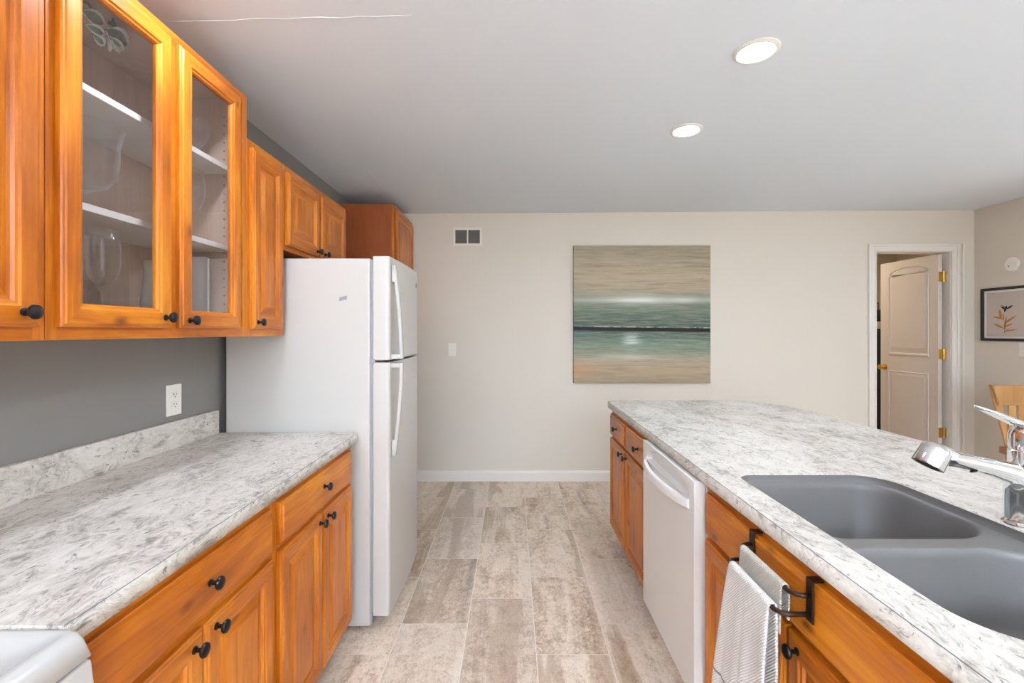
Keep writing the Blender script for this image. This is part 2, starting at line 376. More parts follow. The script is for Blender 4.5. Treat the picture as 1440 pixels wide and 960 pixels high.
# right wall with an opening made up for the added side light
b = B(); b.box(XR, XR+0.12, 2.9, YF+0.115, 0, 2.46); b.box(XR, XR+0.12, YB-0.12, 0.6, 0, 2.46)
b.box(XR, XR+0.12, 0.6, 2.9, 0, 0.8); b.box(XR, XR+0.12, 0.6, 2.9, 2.2, 2.46)
struct('wall_right', b, 'beige')
b = B(); xs = [XL, ADDED_WIN[0][0], ADDED_WIN[0][1], ADDED_WIN[1][0], ADDED_WIN[1][1], XR]
for i in (0, 2, 4): b.box(xs[i], xs[i+1], YB-0.12, YB, 0, 2.45)
for (a, c) in ADDED_WIN: b.box(a, c, YB-0.12, YB, 0, 0.8); b.box(a, c, YB-0.12, YB, 2.2, 2.45)
struct('wall_back', b, 'beige')
def window(i, rect, ax):  # unseen windows, made up to let in the added daylight
    a0, a1 = rect; b = B(); pane = B()
    def bx(b, u0, u1, z0, z1, t):
        if ax == 0: b.box(u0, u1, YB-0.07-t, YB-0.07+t, z0, z1)
        else: b.box(XR+0.07-t, XR+0.07+t, u0, u1, z0, z1)
    bx(b, a0, a0+0.05, 0.8, 2.2, 0.03); bx(b, a1-0.05, a1, 0.8, 2.2, 0.03); bx(b, a0+0.05, a1-0.05, 0.8, 0.85, 0.03); bx(b, a0+0.05, a1-0.05, 2.15, 2.2, 0.03)
    bx(b, a0+0.05, a1-0.05, 1.48, 1.52, 0.025)
    o = struct('window_%d' % i, b, 'trim', bevel=0.003)
    bx(pane, a0+0.05, a1-0.05, 0.85, 2.15, 0.003); obj('window_pane', pane, 'pane', o)
window(1, ADDED_WIN[0], 0); window(2, ADDED_WIN[1], 0); window(3, (0.6, 2.9), 1)
def base_profile(): return [(0, 0), (0.014, 0), (0.014, 0.075), (0.010, 0.086), (0.006, 0.092), (0, 0.096)]
b = B(); b.prism([(YF-p[0], p[1]) for p in base_profile()], 0, XL+0.44, OX0-0.075)
struct('baseboard_far', b, 'trim')
b = B(); b.prism([(XR-p[0], p[1]) for p in base_profile()], 1, YB, YF-0.02)
struct('baseboard_right', b, 'trim')
# room beyond the door
b = B(); b.box(2.7, 2.8, YF+0.115, 6.3, 0, 2.45); struct('wall_hall_left', b, 'beige')
b = B(); b.box(5.2, 5.3, YF+0.115, 6.3, 0, 2.45); struct('wall_hall_right', b, 'beige')
b = B(); b.box(2.7, 5.3, 6.3, 6.4, 0, 2.45); struct('wall_hall_far', b, 'beige')
b = B(); b.box(2.7, 5.3, YF+0.115, 6.4, 2.40, 2.5); struct('ceiling_hall', b, 'ceil')
b = B(); b.box(XR+0.115, 5.3, YF+0.0, YF+0.115, 0, 2.45); struct('wall_hall_front', b, 'beige')
area('hall_lamp_light', (3.4, 5.4, 2.36), (0, 0, 0), 0.3, 7, (1, 0.86, 0.68), 'DISK')  # unseen light added to brighten the next room, no fixture
# casing and jamb (trim_1)
def casing_run(b, x0, x1, z0, z1, flipin):
    b.box(x0, x1, YF-0.012, YF, z0, z1)
b = B()
b.box(OX0-0.068, OX0-0.046, YF-0.020, YF, 0, OZ+0.068); b.box(OX0-0.046, OX0-0.012, YF-0.014, YF, 0, OZ+0.046); b.box(OX0-0.012, OX0+0.0, YF-0.018, YF, 0, OZ+0.012)
b.box(OX1+0.046, OX1+0.068, YF-0.020, YF, 0, OZ+0.068); b.box(OX1+0.012, OX1+0.046, YF-0.014, YF, 0, OZ+0.046); b.box(OX1, OX1+0.012, YF-0.018, YF, 0, OZ+0.012)
b.box(OX0-0.046, OX1+0.046, YF-0.020, YF, OZ+0.046, OZ+0.068); b.box(OX0-0.012, OX1+0.012, YF-0.014, YF, OZ+0.012, OZ+0.046); b.box(OX0, OX1, YF-0.018, YF, OZ, OZ+0.012)
b.box(OX1+0.100, OX1+0.118, YF-0.012, YF, 0, OZ+0.068)
struct('trim_1', b, 'trim', bevel=0.003)
b = B(); b.box(OX0-0.0, OX0+0.004, YF, YF+0.115, 0, OZ); b.box(OX1-0.004, OX1, YF, YF+0.115, 0, OZ); b.box(OX0+0.004, OX1-0.004, YF, YF+0.115, OZ-0.004, OZ)
struct('trim_2', b, 'trim')
# door leaf, swung 90 degrees into the next room
DX0, DX1, DY0, DY1, DZ0, DZ1 = 3.862, 3.898, 4.225, 4.885, 0.012, 2.045
b = B(); b.box(DX0, DX1, DY0, DY1, DZ0, DZ1)
door = struct('door_1', b, 'doorpaint', bevel=0.002)
def frame_loop(pts, w, x):
    """raised moulding following a closed outline of (y,z) on the leaf's kitchen-facing side"""
    b = B(); n = len(pts)
    cyy = sum(p[0] for p in pts)/n; czz = sum(p[1] for p in pts)/n
    def off(p, k): 
        return (cyy+(p[0]-cyy)*(1-k*w/abs(0.24)), czz+(p[1]-czz)*(1-k*w/abs(0.45)))
    loops = []
    for k, d in ((0, 0.0), (0.35, 0.007), (0.7, 0.007), (1.0, 0.0), (1.5, 0.001), (2.6, 0.006), (2.8, 0.006)):
        loops.append([(x-d-0.0003, *off(p, k)) for p in pts])
    b.loft(loops, cap0=False, cap1=True)
    return b
arch = [(4.785, 1.10), (4.315, 1.10), (4.315, 1.90)] + [(4.55+0.235*math.cos(R(a)), 1.90+0.075*math.sin(R(a))) for a in range(15, 180, 15)] + [(4.785, 1.90)]
obj('door_panel', frame_loop(arch, 0.02, DX0), 'doorpaint', door)
obj('door_panel', frame_loop([(4.785, 0.24), (4.315, 0.24), (4.315, 0.95), (4.785, 0.95)], 0.02, DX0), 'doorpaint', door)
b = B(); b.lathe([(0, 0), (0.03, 0), (0.03, 0.006), (0.012, 0.010), (0.010, 0.03), (0.022, 0.038), (0.028, 0.05), (0.024, 0.062), (0, 0.066)], (DX0, 4.825, 0.975), (-1, 0, 0), 20)
b.lathe([(0, 0), (0.03, 0), (0.03, 0.006), (0.012, 0.010), (0.010, 0.03), (0.022, 0.038), (0.028, 0.05), (0.024, 0.062), (0, 0.066)], (DX1, 4.825, 0.975), (1, 0, 0), 20)
obj('door_knob', b, 'brass', door, smooth=True)
for z in (1.84, 1.137, 0.425):
    b = B(); b.box(DX0+0.002, DX1+0.001, DY0-0.003, DY0-0.0003, z-0.045, z+0.045); b.tube([(DX1+0.010, DY0-0.006, z-0.048), (DX1+0.010, DY0-0.006, z+0.048)], 0.006, 10)
    b.box(DX1+0.010, OX1-0.001, DY0-0.006, DY0-0.003, z-0.045, z+0.045)
    obj('hinge', b, 'brass', door, bevel=0.001)
# dark garment seen through the gap
b = B()
prof = [(0.17, 0.05, 0.04), (0.3, 0.06, 0.06), (0.7, 0.07, 0.06), (0.98, 0.055, 0.05), (1.10, 0.05, 0.05), (1.30, 0.085, 0.06), (1.375, 0.085, 0.06)]
def ov(z, a, c, x=4.36, y=5.55): return [(x+a*math.cos(2*math.pi*k/16)*(1+0.08*math.sin(5*k)), y+c*math.sin(2*math.pi*k/16)*(1+0.1*math.cos(4*k)), z) for k in range(16)]
coat = thing('hanging_coat', 'dark coat with a pale shoulder band hanging behind the ajar door', 'coat', (4.36, 5.55, 0.0))
b.loft([ov(*p) for p in prof], cap0=True); obj('coat_body', b, 'coat', coat, smooth='all')
b = B(); b.loft([ov(1.375, 0.088, 0.063), ov(1.46, 0.088, 0.063)], cap0=True); obj('pale_band', b, 'coatband', coat, smooth=True, label='pale band')
b = B(); b.loft([ov(1.46, 0.085, 0.06), ov(1.53, 0.08, 0.055), ov(1.58, 0.055, 0.04), ov(1.60, 0.02, 0.02)], cap0=True); b.tube([(4.36, 5.55, 1.59), (4.36, 5.55, 1.68), (4.36, 5.9, 1.70), (4.36, 6.3, 1.70)], 0.006, 8)
obj('coat_collar', b, 'coat', coat, smooth='all')

# ------------------------------------------------------------------ cabinet pieces
def rect(y0, y1, z0, z1, i, x): return [(x, y0+i, z0+i), (x, y1-i, z0+i), (x, y1-i, z1-i), (x, y0+i, z1-i)]
def panel(y0, y1, z0, z1, xf, s, kind, fw=0.055, th=0.019, flip=False):
    """door / drawer front whose face is the plane x = xf, facing s (+1 or -1)"""
    if kind == 'raised':
        L = [(0, th), (0, 0.007), (0.003, 0.0035), (0.007, 0.003), (0.010, 0), (fw-0.013, 0), (fw-0.009, 0.0035), (fw-0.004, 0.0045), (fw, 0.010), (fw+0.006, 0.011), (fw+0.030, 0.0025), (fw+0.034, 0.002)]
    elif kind == 'slab':
        L = [(0, th), (0, 0.008), (0.002, 0.006), (0.010, 0.0045), (0.013, 0), (0.016, 0)]
    else:
        L = [(0, th), (0, 0.007), (0.003, 0.0035), (0.007, 0.003), (0.010, 0), (fw-0.013, 0), (fw-0.009, 0.0035), (fw-0.004, 0.0045), (fw, 0.009), (fw, th)]
    b = B(); rings = [[b.bm.verts.new(p) for p in rect(y0, y1, z0, z1, i, xf - s*d)] for i, d in L]
    seq = list(zip(rings, rings[1:]))
    if kind == 'glass': seq.append((rings[-1], rings[0]))
    for a, c in seq:
        for k in range(4):
            f = b.bm.faces.new([a[k], a[(k+1) % 4], c[(k+1) % 4], c[k]])
            f.material_index = 0 if k in (1, 3) else 1          # stiles vertical grain, rails along y
            if kind == 'slab': f.material_index = 1
    if kind != 'glass':
        b.bm.faces.new(rings[-1]).material_index = 1 if kind == 'slab' else 0
        b.bm.faces.new(rings[0][::-1])
    return b
def knob(parent, x, y, z, s):
    b = B(); b.lathe([(0, 0), (0.0085, 0), (0.0085, 0.0025), (0.0048, 0.005), (0.0045, 0.014), (0.0085, 0.0175), (0.0142, 0.0195), (0.0155, 0.0225), (0.0145, 0.0265), (0.0095, 0.0295), (0, 0.0305)], (x, y, z), (s, 0, 0), 20)
    return obj('knob', b, 'black', parent, smooth=35)
WD = ['wz', 'wy']

def wall_cab(label, y0, y1, z0, z1, xb, xf, doors, glass=False, side='wz', name='wall_cabinet', interior=None, group=None):
    """xb wall side, xf = front of the face frame"""
    t = thing(name, label, 'wall cabinet', (xb, (y0+y1)/2, z0), group)
    th = 0.016; b = B()
    y0_, y1_ = y0+0.0012, y1-0.0012
    x0, x1 = xb+0.002, xf-0.019
    b.box(x0, x1, y0_, y0_+th, z0, z1); b.box(x0, x1, y1_-th, y1_, z0, z1)
    b.box(x0, x1, y0_+th, y1_-th, z0+0.004, z0+th+0.004); b.box(x0, x1, y0_+th, y1_-th, z1-th, z1); b.box(x0, x0+0.006, y0_+th, y1_-th, z0+th+0.004, z1-th)
    obj('carcass', b, side, t)
    fwv = 0.026
    b = B(); b.box(xf-0.019, xf, y0_, y0_+fwv, z0, z1); b.box(xf-0.019, xf, y1_-fwv, y1_, z0, z1)
    b.box(xf-0.019, xf, y0_+fwv, y1_-fwv, z0, z0+0.04, 1); b.box(xf-0.019, xf, y0_+fwv, y1_-fwv, z1-0.04, z1, 1)
    for d in doors[1:]: b.box(xf-0.019, xf, d[0]-0.038, d[0]+0.014, z0+0.04, z1-0.04)
    obj('face_frame', b, WD, t, bevel=0.001)
    if glass:
        b = B(); b.box(x0+0.006, x1, y0_+th, y0_+th+0.003, z0+th+0.004, z1-th); b.box(x0+0.006, x1, y1_-th-0.003, y1_-th, z0+th+0.004, z1-th)
        b.box(x0+0.006, x0+0.008, y0_+th+0.003, y1_-th-0.003, z0+th+0.004, z1-th)
        b.box(x0+0.008, x1, y0_+th+0.003, y1_-th-0.003, z0+th+0.004, z0+th+0.006)
        b.box(x0+0.008, x1, y0_+th+0.003, y1_-th-0.003, z1-th-0.002, z1-th)
        k = 0
        while z0+0.09+k*0.032 < z1-0.08:
            for px in (x1-0.055, x0+0.05): b.lathe([(0, 0), (0.0028, 0), (0.0028, 0.0006), (0, 0.0006)], (px, y1_-th-0.0031, z0+0.09+k*0.032), (0, -1, 0), 8, 1)
            k += 1
        obj('interior_lining', b, ['maple', 'darkgap'], t, label='pale maple interior')
        for zs in glass:
            b = B(); b.box(x0+0.010, x1-0.020, y0_+th+0.004, y1_-th-0.004, zs-0.018, zs); obj('shelf', b, 'shelf', t, bevel=0.001, label='white edged shelf')
    out = []
    for (a, c, za, zb, ky, kz) in doors:
        d = obj('door', panel(a, c, za, zb, xf+0.0195, 1, 'glass' if glass else 'raised'), WD, t)
        if glass:
            b = B(); b.box(xf+0.0055, xf+0.0085, a+0.0545, c-0.0545, za+0.0545, zb-0.0545); obj('glass_pane', b, 'pane', d)
        if ky: knob(d, xf+0.0195, ky, kz, 1)
        out.append(d)
    return t
UX = -1.013
wall_cab('raised panel wall cabinet with one black knob, nearest the camera at left edge', 0.40, 1.009, 1.325, 2.238, XL, UX, [(0.45, 0.690, 1.354, 2.206, 0, 0), (0.720, 0.985, 1.354, 2.206, 0.948, 1.384)])
wall_cab('tall honey wood wall cabinet with two glass doors showing glassware', 1.009, 1.777, 1.325, 2.238, XL, UX, [(1.030, 1.365, 1.354, 2.206, 1.335, 1.384), (1.400, 1.712, 1.354, 2.206, 1.435, 1.378)], glass=(1.955, 1.661))
wall_cab('narrow raised panel wall cabinet between the glass cabinet and refrigerator', 1.777, 2.058, 1.325, 2.083, XL, UX, [(1.793, 2.030, 1.354, 2.052, 1.822, 1.380)])
wall_cab('short two door wall cabinet hung above the white refrigerator', 2.058, 2.830, 1.705, 2.083, XL, UX, [(2.075, 2.410, 1.728, 2.052, 2.378, 1.750), (2.434, 2.790, 1.728, 2.052, 2.470, 1.750)])
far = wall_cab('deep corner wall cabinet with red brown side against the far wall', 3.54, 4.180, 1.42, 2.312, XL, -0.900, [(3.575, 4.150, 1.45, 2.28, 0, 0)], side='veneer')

def base_cab(label, y0, y1, xb, xf, s, drawers, doors, side='wz', name='base_cabinet', ztop=0.853, mull=()):
    """xf = front of face frame, s = facing direction; drawers (y0,y1,z0,z1,[knob ys],kz)"""
    t = thing(name, label, 'base cabinet', ((xb+xf)/2, (y0+y1)/2, 0))
    y0_, y1_ = y0+0.001, y1-0.001; xi = xf - s*0.019
    lo, hi = min(xb, xi), max(xb, xi); th = 0.016
    b = B(); b.box(lo, hi, y0_, y0_+th, 0.09, ztop); b.box(lo, hi, y1_-th, y1_, 0.09, ztop); b.box(lo, hi, y0_+th, y1_-th, 0.09, 0.106)
    bx = xb + s*0.006; b.box(min(xb, bx), max(xb, bx), y0_+th, y1_-th, 0.106, ztop)
    obj('carcass', b, side, t)
    b = B(); fx0, fx1 = min(xi, xf), max(xi, xf)
    b.box(fx0, fx1, y0_, y0_+0.028, 0.09, ztop); b.box(fx0, fx1, y1_-0.028, y1_, 0.09, ztop)
    b.box(fx0, fx1, y0_+0.028, y1_-0.028, ztop-0.035, ztop, 1); b.box(fx0, fx1, y0_+0.028, y1_-0.028, 0.660, 0.708, 1); b.box(fx0, fx1, y0_+0.028, y1_-0.028, 0.09, 0.13, 1)
    for m in mull: b.box(fx0, fx1, m-0.022, m+0.022, 0.13, 0.660); 
    if len(drawers) > 1: b.box(fx0, fx1, mull[0]-0.022, mull[0]+0.022, 0.708, ztop-0.035)
    obj('face_frame', b, WD, t, bevel=0.001)
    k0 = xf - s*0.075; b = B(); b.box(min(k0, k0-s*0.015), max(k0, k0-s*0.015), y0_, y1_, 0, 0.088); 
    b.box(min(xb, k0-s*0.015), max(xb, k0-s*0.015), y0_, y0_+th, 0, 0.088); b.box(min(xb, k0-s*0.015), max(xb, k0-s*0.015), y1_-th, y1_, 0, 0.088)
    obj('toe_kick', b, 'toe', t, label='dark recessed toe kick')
    for (a, c, za, zb, ks, kz) in drawers:
        d = obj('drawer_front', panel(a, c, za, zb, xf+s*0.0195, s, 'slab'), WD, t)
        for ky in ks: knob(d, xf+s*0.0195, ky, kz, s)
    for (a, c, za, zb, ky, kz) in doors:
        d = obj('door', panel(a, c, za, zb, xf+s*0.0195, s, 'raised'), WD, t)
        if ky: knob(d, xf+s*0.0195, ky, kz, s)
    return t
LX = -0.712
base_cab('two door base cabinet under the left counter, beside the white stove', 0.725, 1.380, XL+0.003, LX, 1, [(0.745, 1.357, 0.699, 0.829, (1.068,), 0.768)],
         [(0.745, 1.049, 0.095, 0.680, 1.015, 0.650), (1.056, 1.357, 0.095, 0.680, 1.090, 0.655)], mull=(1.052,))
base_cab('two door base cabinet under the left counter, beside the white refrigerator', 1.380, 2.045, XL+0.003, LX, 1, [(1.403, 2.020, 0.699, 0.829, (1.715,), 0.774)],
         [(1.403, 1.706, 0.095, 0.680, 1.678, 0.652), (1.716, 2.020, 0.095, 0.680, 1.752, 0.652)], mull=(1.711,))
IX = 0.6415
base_cab('island cabinet with two small drawers over two doors, at the far end', 2.146, 2.990, 1.28, IX, -1, [(2.160, 2.572, 0.690, 0.822, (2.31,), 0.760), (2.594, 2.975, 0.690, 0.822, (2.78,), 0.760)],
         [(2.160, 2.572, 0.115, 0.672, 2.545, 0.648), (2.594, 2.975, 0.115, 0.672, 2.640, 0.648)], mull=(2.583,))
base_cab('island sink cabinet with false drawer front holding the towel rack', 0.605, 1.532, 1.28, IX, -1, [(0.625, 1.512, 0.690, 0.822, (), 0)],
         [(0.625, 1.058, 0.095, 0.672, 1.018, 0.645), (1.070, 1.512, 0.095, 0.672, 0, 0)], mull=(1.064,))
base_cab('island cabinet at the end nearest the camera, beyond the sink', 0.21, 0.603, 1.28, IX, -1, [(0.23, 0.585, 0.690, 0.822, (0.41,), 0.76)], [(0.23, 0.585, 0.095, 0.672, 0.26, 0.645)])
b = B(); b.box(1.282, 1.300, 0.21, 2.990, 0.0, 0.853); tag(obj('island_back_panel', b, 'wz'), 'plain honey wood panel closing the back of the island', 'panel')

# ------------------------------------------------------------------ countertops
CT, CB = 0.893, 0.853
def rrect(x0, x1, y0, y1, r, n=10):
    """counter-clockwise rounded rectangle, r = (r x0y0, r x1y0, r x1y1, r x0y1)"""
    P = []
    for (cx, cy, rr, a0) in ((x0+r[0], y0+r[0], r[0], 180), (x1-r[1], y0+r[1], r[1], 270), (x1-r[2], y1-r[2], r[2], 0), (x0+r[3], y1-r[3], r[3], 90)):
        for i in range(n+1): a = R(a0+90*i/n); P.append((cx+rr*math.cos(a), cy+rr*math.sin(a)))
    return P
def slab(loops, z0, z1, bevel=0.0):
    cu = bpy.data.curves.new('tmp', 'CURVE'); cu.dimensions = '2D'; cu.fill_mode = 'BOTH'; cu.extrude = (z1-z0)/2-bevel; cu.bevel_depth = bevel; cu.bevel_resolution = 1
    for L in loops:
        sp = cu.splines.new('POLY'); sp.points.add(len(L)-1); sp.use_cyclic_u = True
        for q, p in zip(sp.points, L): q.co = (p[0], p[1], 0, 1)
    o = bpy.data.objects.new('tmp', cu); C.objects.link(o)
    dg = bpy.context.evaluated_depsgraph_get(); me = bpy.data.meshes.new_from_object(o.evaluated_get(dg))
    bm = bmesh.new(); bm.from_mesh(me); bmesh.ops.remove_doubles(bm, verts=bm.verts, dist=1e-5)
    bmesh.ops.translate(bm, verts=bm.verts, vec=(0, 0, (z0+z1)/2))
    bpy.data.objects.remove(o); bpy.data.curves.remove(cu); bpy.data.meshes.remove(me)
    return bm
lc = thing('countertop', 'grey marbled laminate countertop with backsplash along the left wall', 'countertop', (-1.0, 1.4, CB))
obj('counter_slab', slab([rrect(XL+0.003, -0.690, 0.716, 2.080, (0.001, 0.001, 0.012, 0.001))], CB, CT), 'laminate', lc)
b = B(); b.box(XL+0.003, -1.300, 0.716, 2.066, CT, 0.997); obj('backsplash', b, 'laminate', lc, bevel=0.002)
b = B(); b.box(-0.6902, -0.6896, 0.717, 2.066, CT-0.0022, CT-0.0004); obj('edge_seam', b, 'grey_ink', lc)
isl = thing('countertop', 'large grey marbled laminate island countertop with rounded far corner', 'countertop', (1.15, 1.6, CB))
SX0, SX1, SY0, SY1 = 0.703, 1.157, 0.655, 1.478
ring = rrect(SX0, SX1, SY0, SY1, (0.12, 0.10, 0.095, 0.055), 14)
outer = [(0.618, 0.20), (1.69, 0.20)] + [(1.69, 2.50)] + [(1.40+0.29*math.cos(R(a))**0.8, 2.52+0.53*math.sin(R(a))) for a in range(6, 90, 6)] + [(1.40, 3.05), (1.1, 3.045), (0.63, 3.025), (0.618, 3.013)]
obj('counter_slab', slab([outer, ring], CB, CT), 'laminate_isl', isl)
b = B(); b.box(0.6176, 0.6182, 0.21, 3.0, CT-0.0022, CT-0.0004); obj('edge_seam', b, 'grey_ink', isl)

# ------------------------------------------------------------------ sink
sk = thing('kitchen_sink', 'grey composite double bowl sink set into the island countertop', 'sink', (0.93, 1.06, 0.66))
e = 0.0015
def inset(L, k): 
    cx = (min(p[0] for p in L)+max(p[0] for p in L))/2; cy = (min(p[1] for p in L)+max(p[1] for p in L))/2
    hx = (max(p[0] for p in L)-min(p[0] for p in L))/2; hy = (max(p[1] for p in L)-min(p[1] for p in L))/2
    return [(cx+(p[0]-cx)*(hx-k)/hx, cy+(p[1]-cy)*(hy-k)/hy) for p in L]
o1 = inset(ring, 0.0008); ZD = 0.868
bowl1 = rrect(SX0+0.004, SX1-0.004, 1.070, SY1-0.004, (0.07, 0.125, 0.092, 0.052), 14)
bowl2 = rrect(SX0+0.004, SX1-0.004, SY0+0.004, 1.026, (0.117, 0.097, 0.125, 0.07), 14)
bmr = slab([inset(ring, 0.0010), bowl1, bowl2], ZD-0.004, ZD)
rim = obj('rim_ledge', bmr, 'sink', sk)
b = B(); b.loft([[(p[0], p[1], z) for p in inset(ring, k)] for z, k in ((CT-0.004, 0.0006), (CT-0.010, 0.0010), (ZD+0.003, 0.0012), (ZD-0.001, 0.004))], cap1=False); obj('rim_wall', b, 'sink', sk, smooth='all')
for L, cy in ((bowl1, 1.27), (bowl2, 0.84)):
    b = B()
    prof = [(-0.0004, ZD+0.0003), (0.003, ZD-0.001), (0.006, ZD-0.006), (0.008, ZD-0.02), (0.014, 0.76), (0.020, 0.715), (0.028, 0.696), (0.042, 0.684), (0.06, 0.680), (0.10, 0.678)]
    b.loft([[(p[0], p[1], z) for p in inset(L, k)] for k, z in prof], cap1=True)
    bw = obj('bowl', b, 'sink', sk, smooth='all')
    b = B(); b.lathe([(0.045, 0), (0.042, 0.003), (0.034, 0.001), (0.012, -0.002), (0, -0.002)], (0.93, cy, 0.680), seg=24); obj('drain', b, 'chrome', bw, smooth=True, label='round chrome drain')

# ------------------------------------------------------------------ faucet
fa = thing('kitchen_faucet', 'chrome pull-out kitchen faucet with lever handle behind the sink', 'faucet', (1.200, 1.09, CT))
FX, FY = 1.200, 1.09
b = B(); b.lathe([(0, 0), (0.042, 0), (0.042, 0.004), (0.038, 0.009), (0.0365, 0.014), (0.0365, 0.07), (0.037, 0.095), (0.034, 0.125), (0.028, 0.142), (0.0, 0.146)], (FX, FY, CT), seg=32); obj('faucet_body', b, 'chrome', fa, smooth=35)
b = B(); b.lathe([(0, 0.0), (0.029, 0.0), (0.0295, 0.008), (0.0295, 0.036), (0.0275, 0.038), (0.0275, 0.041), (0.029, 0.043), (0.029, 0.074), (0.024, 0.086), (0.012, 0.092), (0, 0.093)], (FX, FY, CT+0.137), seg=32); obj('neck', b, 'chrome', fa, smooth=35)
b = B(); b.tube([(FX, FY, 0.975), (1.185, FY, 1.000), (1.162, FY, 1.016), (1.12, FY, 1.027), (1.08, FY, 1.036), (1.03, FY, 1.048), (0.996, FY, 1.058)], [0.034, 0.030, 0.025, 0.0215, 0.0195, 0.020, 0.024], 28); obj('spout', b, 'chrome', fa, smooth='all')
ax = Vector((-0.026, 0, -0.044)).normalized(); hc = Vector((0.998, FY, 1.077))
b = B(); b.lathe([(0, -0.002), (0.020, 0.0), (0.0265, 0.004), (0.029, 0.009), (0.0300, 0.010), (0.0320, 0.050), (0.0315, 0.053), (0.027, 0.0535), (0.024, 0.0500), (0, 0.0500)], hc, ax, 32)
sp = obj('spray_head', b, 'chrome', fa, smooth=35)
b = B(); b.lathe([(0, 0), (0.023, 0), (0.022, 0.003), (0, 0.003)], hc+ax*0.0502, ax, 24); obj('nozzle_face', b, 'darkgap', sp)
b = B(); b.lathe([(0.0, 0), (0.008, 0.001), (0.006, 0.004), (0, 0.005)], (1.070, FY-0.009, 1.022), (0, -0.5, -0.85), 14); obj('spray_button', b, 'black', fa, smooth=True)
b = B(); path = [(FX+0.008, FY, 1.118), (FX-0.005, FY, 1.124), (1.165, FY, 1.136), (1.13, FY, 1.151), (1.10, FY, 1.163), (1.083, FY, 1.1695)]
b.tube(path, [0.020, 0.022, 0.020, 0.0165, 0.012, 0.006], 20, flat=0.42); obj('lever', b, 'chrome', fa, smooth='all')

# ------------------------------------------------------------------ towel rack and towels
tr = thing('towel_rack', 'dark bronze two bar towel rack hooked over the sink cabinet front', 'towel rack', (0.60, 1.08, 0.75))
for y in (0.966, 1.200):
    b = B(); b.box(0.6150, 0.6195, y-0.011, y+0.011, 0.742, 0.828); b.box(0.6150, 0.6405, y-0.011, y+0.011, 0.828, 0.832)
    obj('bracket', b, 'bronze', tr, bevel=0.001)
for (x, z) in ((0.583, 0.797), (0.553, 0.758)):
    ya, yb = 0.966, 1.200
    p = [(0.616, ya, z), (x+0.022, ya, z), (x+0.008, ya+0.006, z), (x, ya+0.018, z), (x, yb-0.018, z), (x+0.008, yb-0.006, z), (x+0.022, yb, z), (0.616, yb, z)]
    b = B(); b.tube(p, 0.0052, 12); obj('bar', b, 'bronze', tr, smooth='all')
def towel(name, mat, x, z, y0, y1, front, back, flare, xo, thick, amp, label):
    b = B(); nu, prof = 34, []
    r = 0.0052+thick/2+0.0012
    nb = 12
    for i in range(nb): t = i/nb; prof.append((x+r+0.004*t*(1-t), z-back*(1-t), 0))
    for i in range(9): a = math.pi*i/8; prof.append((x+r*math.cos(a), z+r*math.sin(a), 0.0))
    nf = 30
    for i in range(1, nf+1): t = i/nf; prof.append((x-r-xo*t, z-front*t, t))
    rows = []
    for (px, pz, t) in prof:
        row = []
        for j in range(nu+1):
            u = j/nu; yy = y0+(y1-y0)*u + flare[0]*t*(1-u) + flare[1]*t*u
            w = amp*(t**0.6)*(math.sin(u*11+0.6)*0.6+math.sin(u*23+t*2)*0.4)
            row.append(b.bm.verts.new((px - abs(w)*0.9 if t > 0 else px, yy, pz + (0.006*math.sin(u*5)*t))))
        rows.append(row)
    for a, c in zip(rows, rows[1:]):
        for j in range(nu): b.bm.faces.new([a[j], a[j+1], c[j+1], c[j]])
    o = obj(name, b, mat, smooth='all'); md = o.modifiers.new('s', 'SOLIDIFY'); md.thickness = thick; md.offset = 0
    return tag(o, label, 'towel')
towel('dish_towel', 'towel', 0.553, 0.758, 0.990, 1.170, 0.315, 0.20, (-0.012, 0.040), 0.020, 0.0045, 0.010, 'white ribbed dish towel hanging over the outer lower bar')
towel('dish_towel', 'towel2', 0.583, 0.797, 0.995, 1.176, 0.10, 0.07, (0.0, 0.0), 0.003, 0.003, 0.001, 'short greyish dish towel with tan hem over the inner upper bar')

# ------------------------------------------------------------------ dishwasher
dw = thing('dishwasher', 'white built-in dishwasher with bowed handle in the island', 'dishwasher', (0.62, 1.84, 0))
DY_0, DY_1 = 1.540, 2.140
b = B(); b.box(0.6405, 1.20, DY_0, DY_1, 0.10, 0.851); obj('tub', b, 'white_dw', dw, bevel=0.002)
# door with a recessed finger pocket above the handle
xf = 0.601; yc = (DY_0+DY_1)/2; n = 28; hw, ph, hz = 0.255, 0.072, 0.772
arc = [(yc+hw*math.cos(math.pi*i/n), hz+ph*math.sin(math.pi*i/n)**0.8) for i in range(n+1)]
arc = arc[1:-1]; pk = [(yc+hw, hz)]+arc+[(yc-hw, hz)]
b = B(); bm = b.bm
fo = [bm.verts.new((xf, *p)) for p in pk]; bk = [bm.verts.new((xf+0.024, yc+(p[0]-yc)*0.93, hz+(p[1]-hz)*0.85+0.002)) for p in pk]
for i in range(len(pk)): bm.faces.new([fo[i], fo[(i+1) % len(pk)], bk[(i+1) % len(pk)], bk[i]])
bm.faces.new(bk[::-1])
TL, TR_, BL, BR = [bm.verts.new((xf, y, z)) for (y, z) in ((DY_0, 0.848), (DY_1, 0.848), (DY_0, 0.115), (DY_1, 0.115))]
ML, MR = bm.verts.new((xf, DY_0, hz)), bm.verts.new((xf, DY_1, hz)); TM = bm.verts.new((xf, yc, 0.848))
h = len(pk)//2
bm.faces.new([MR, TR_, TM]+fo[:h+1][::-1]); bm.faces.new([TM, TL, ML]+fo[h:][::-1])
bm.faces.new([ML, BL, BR, MR, fo[0], fo[-1]])
B2 = [bm.verts.new((xf+0.038, y, z)) for (y, z) in ((DY_0, 0.848), (DY_1, 0.848), (DY_1, 0.115), (DY_0, 0.115))]
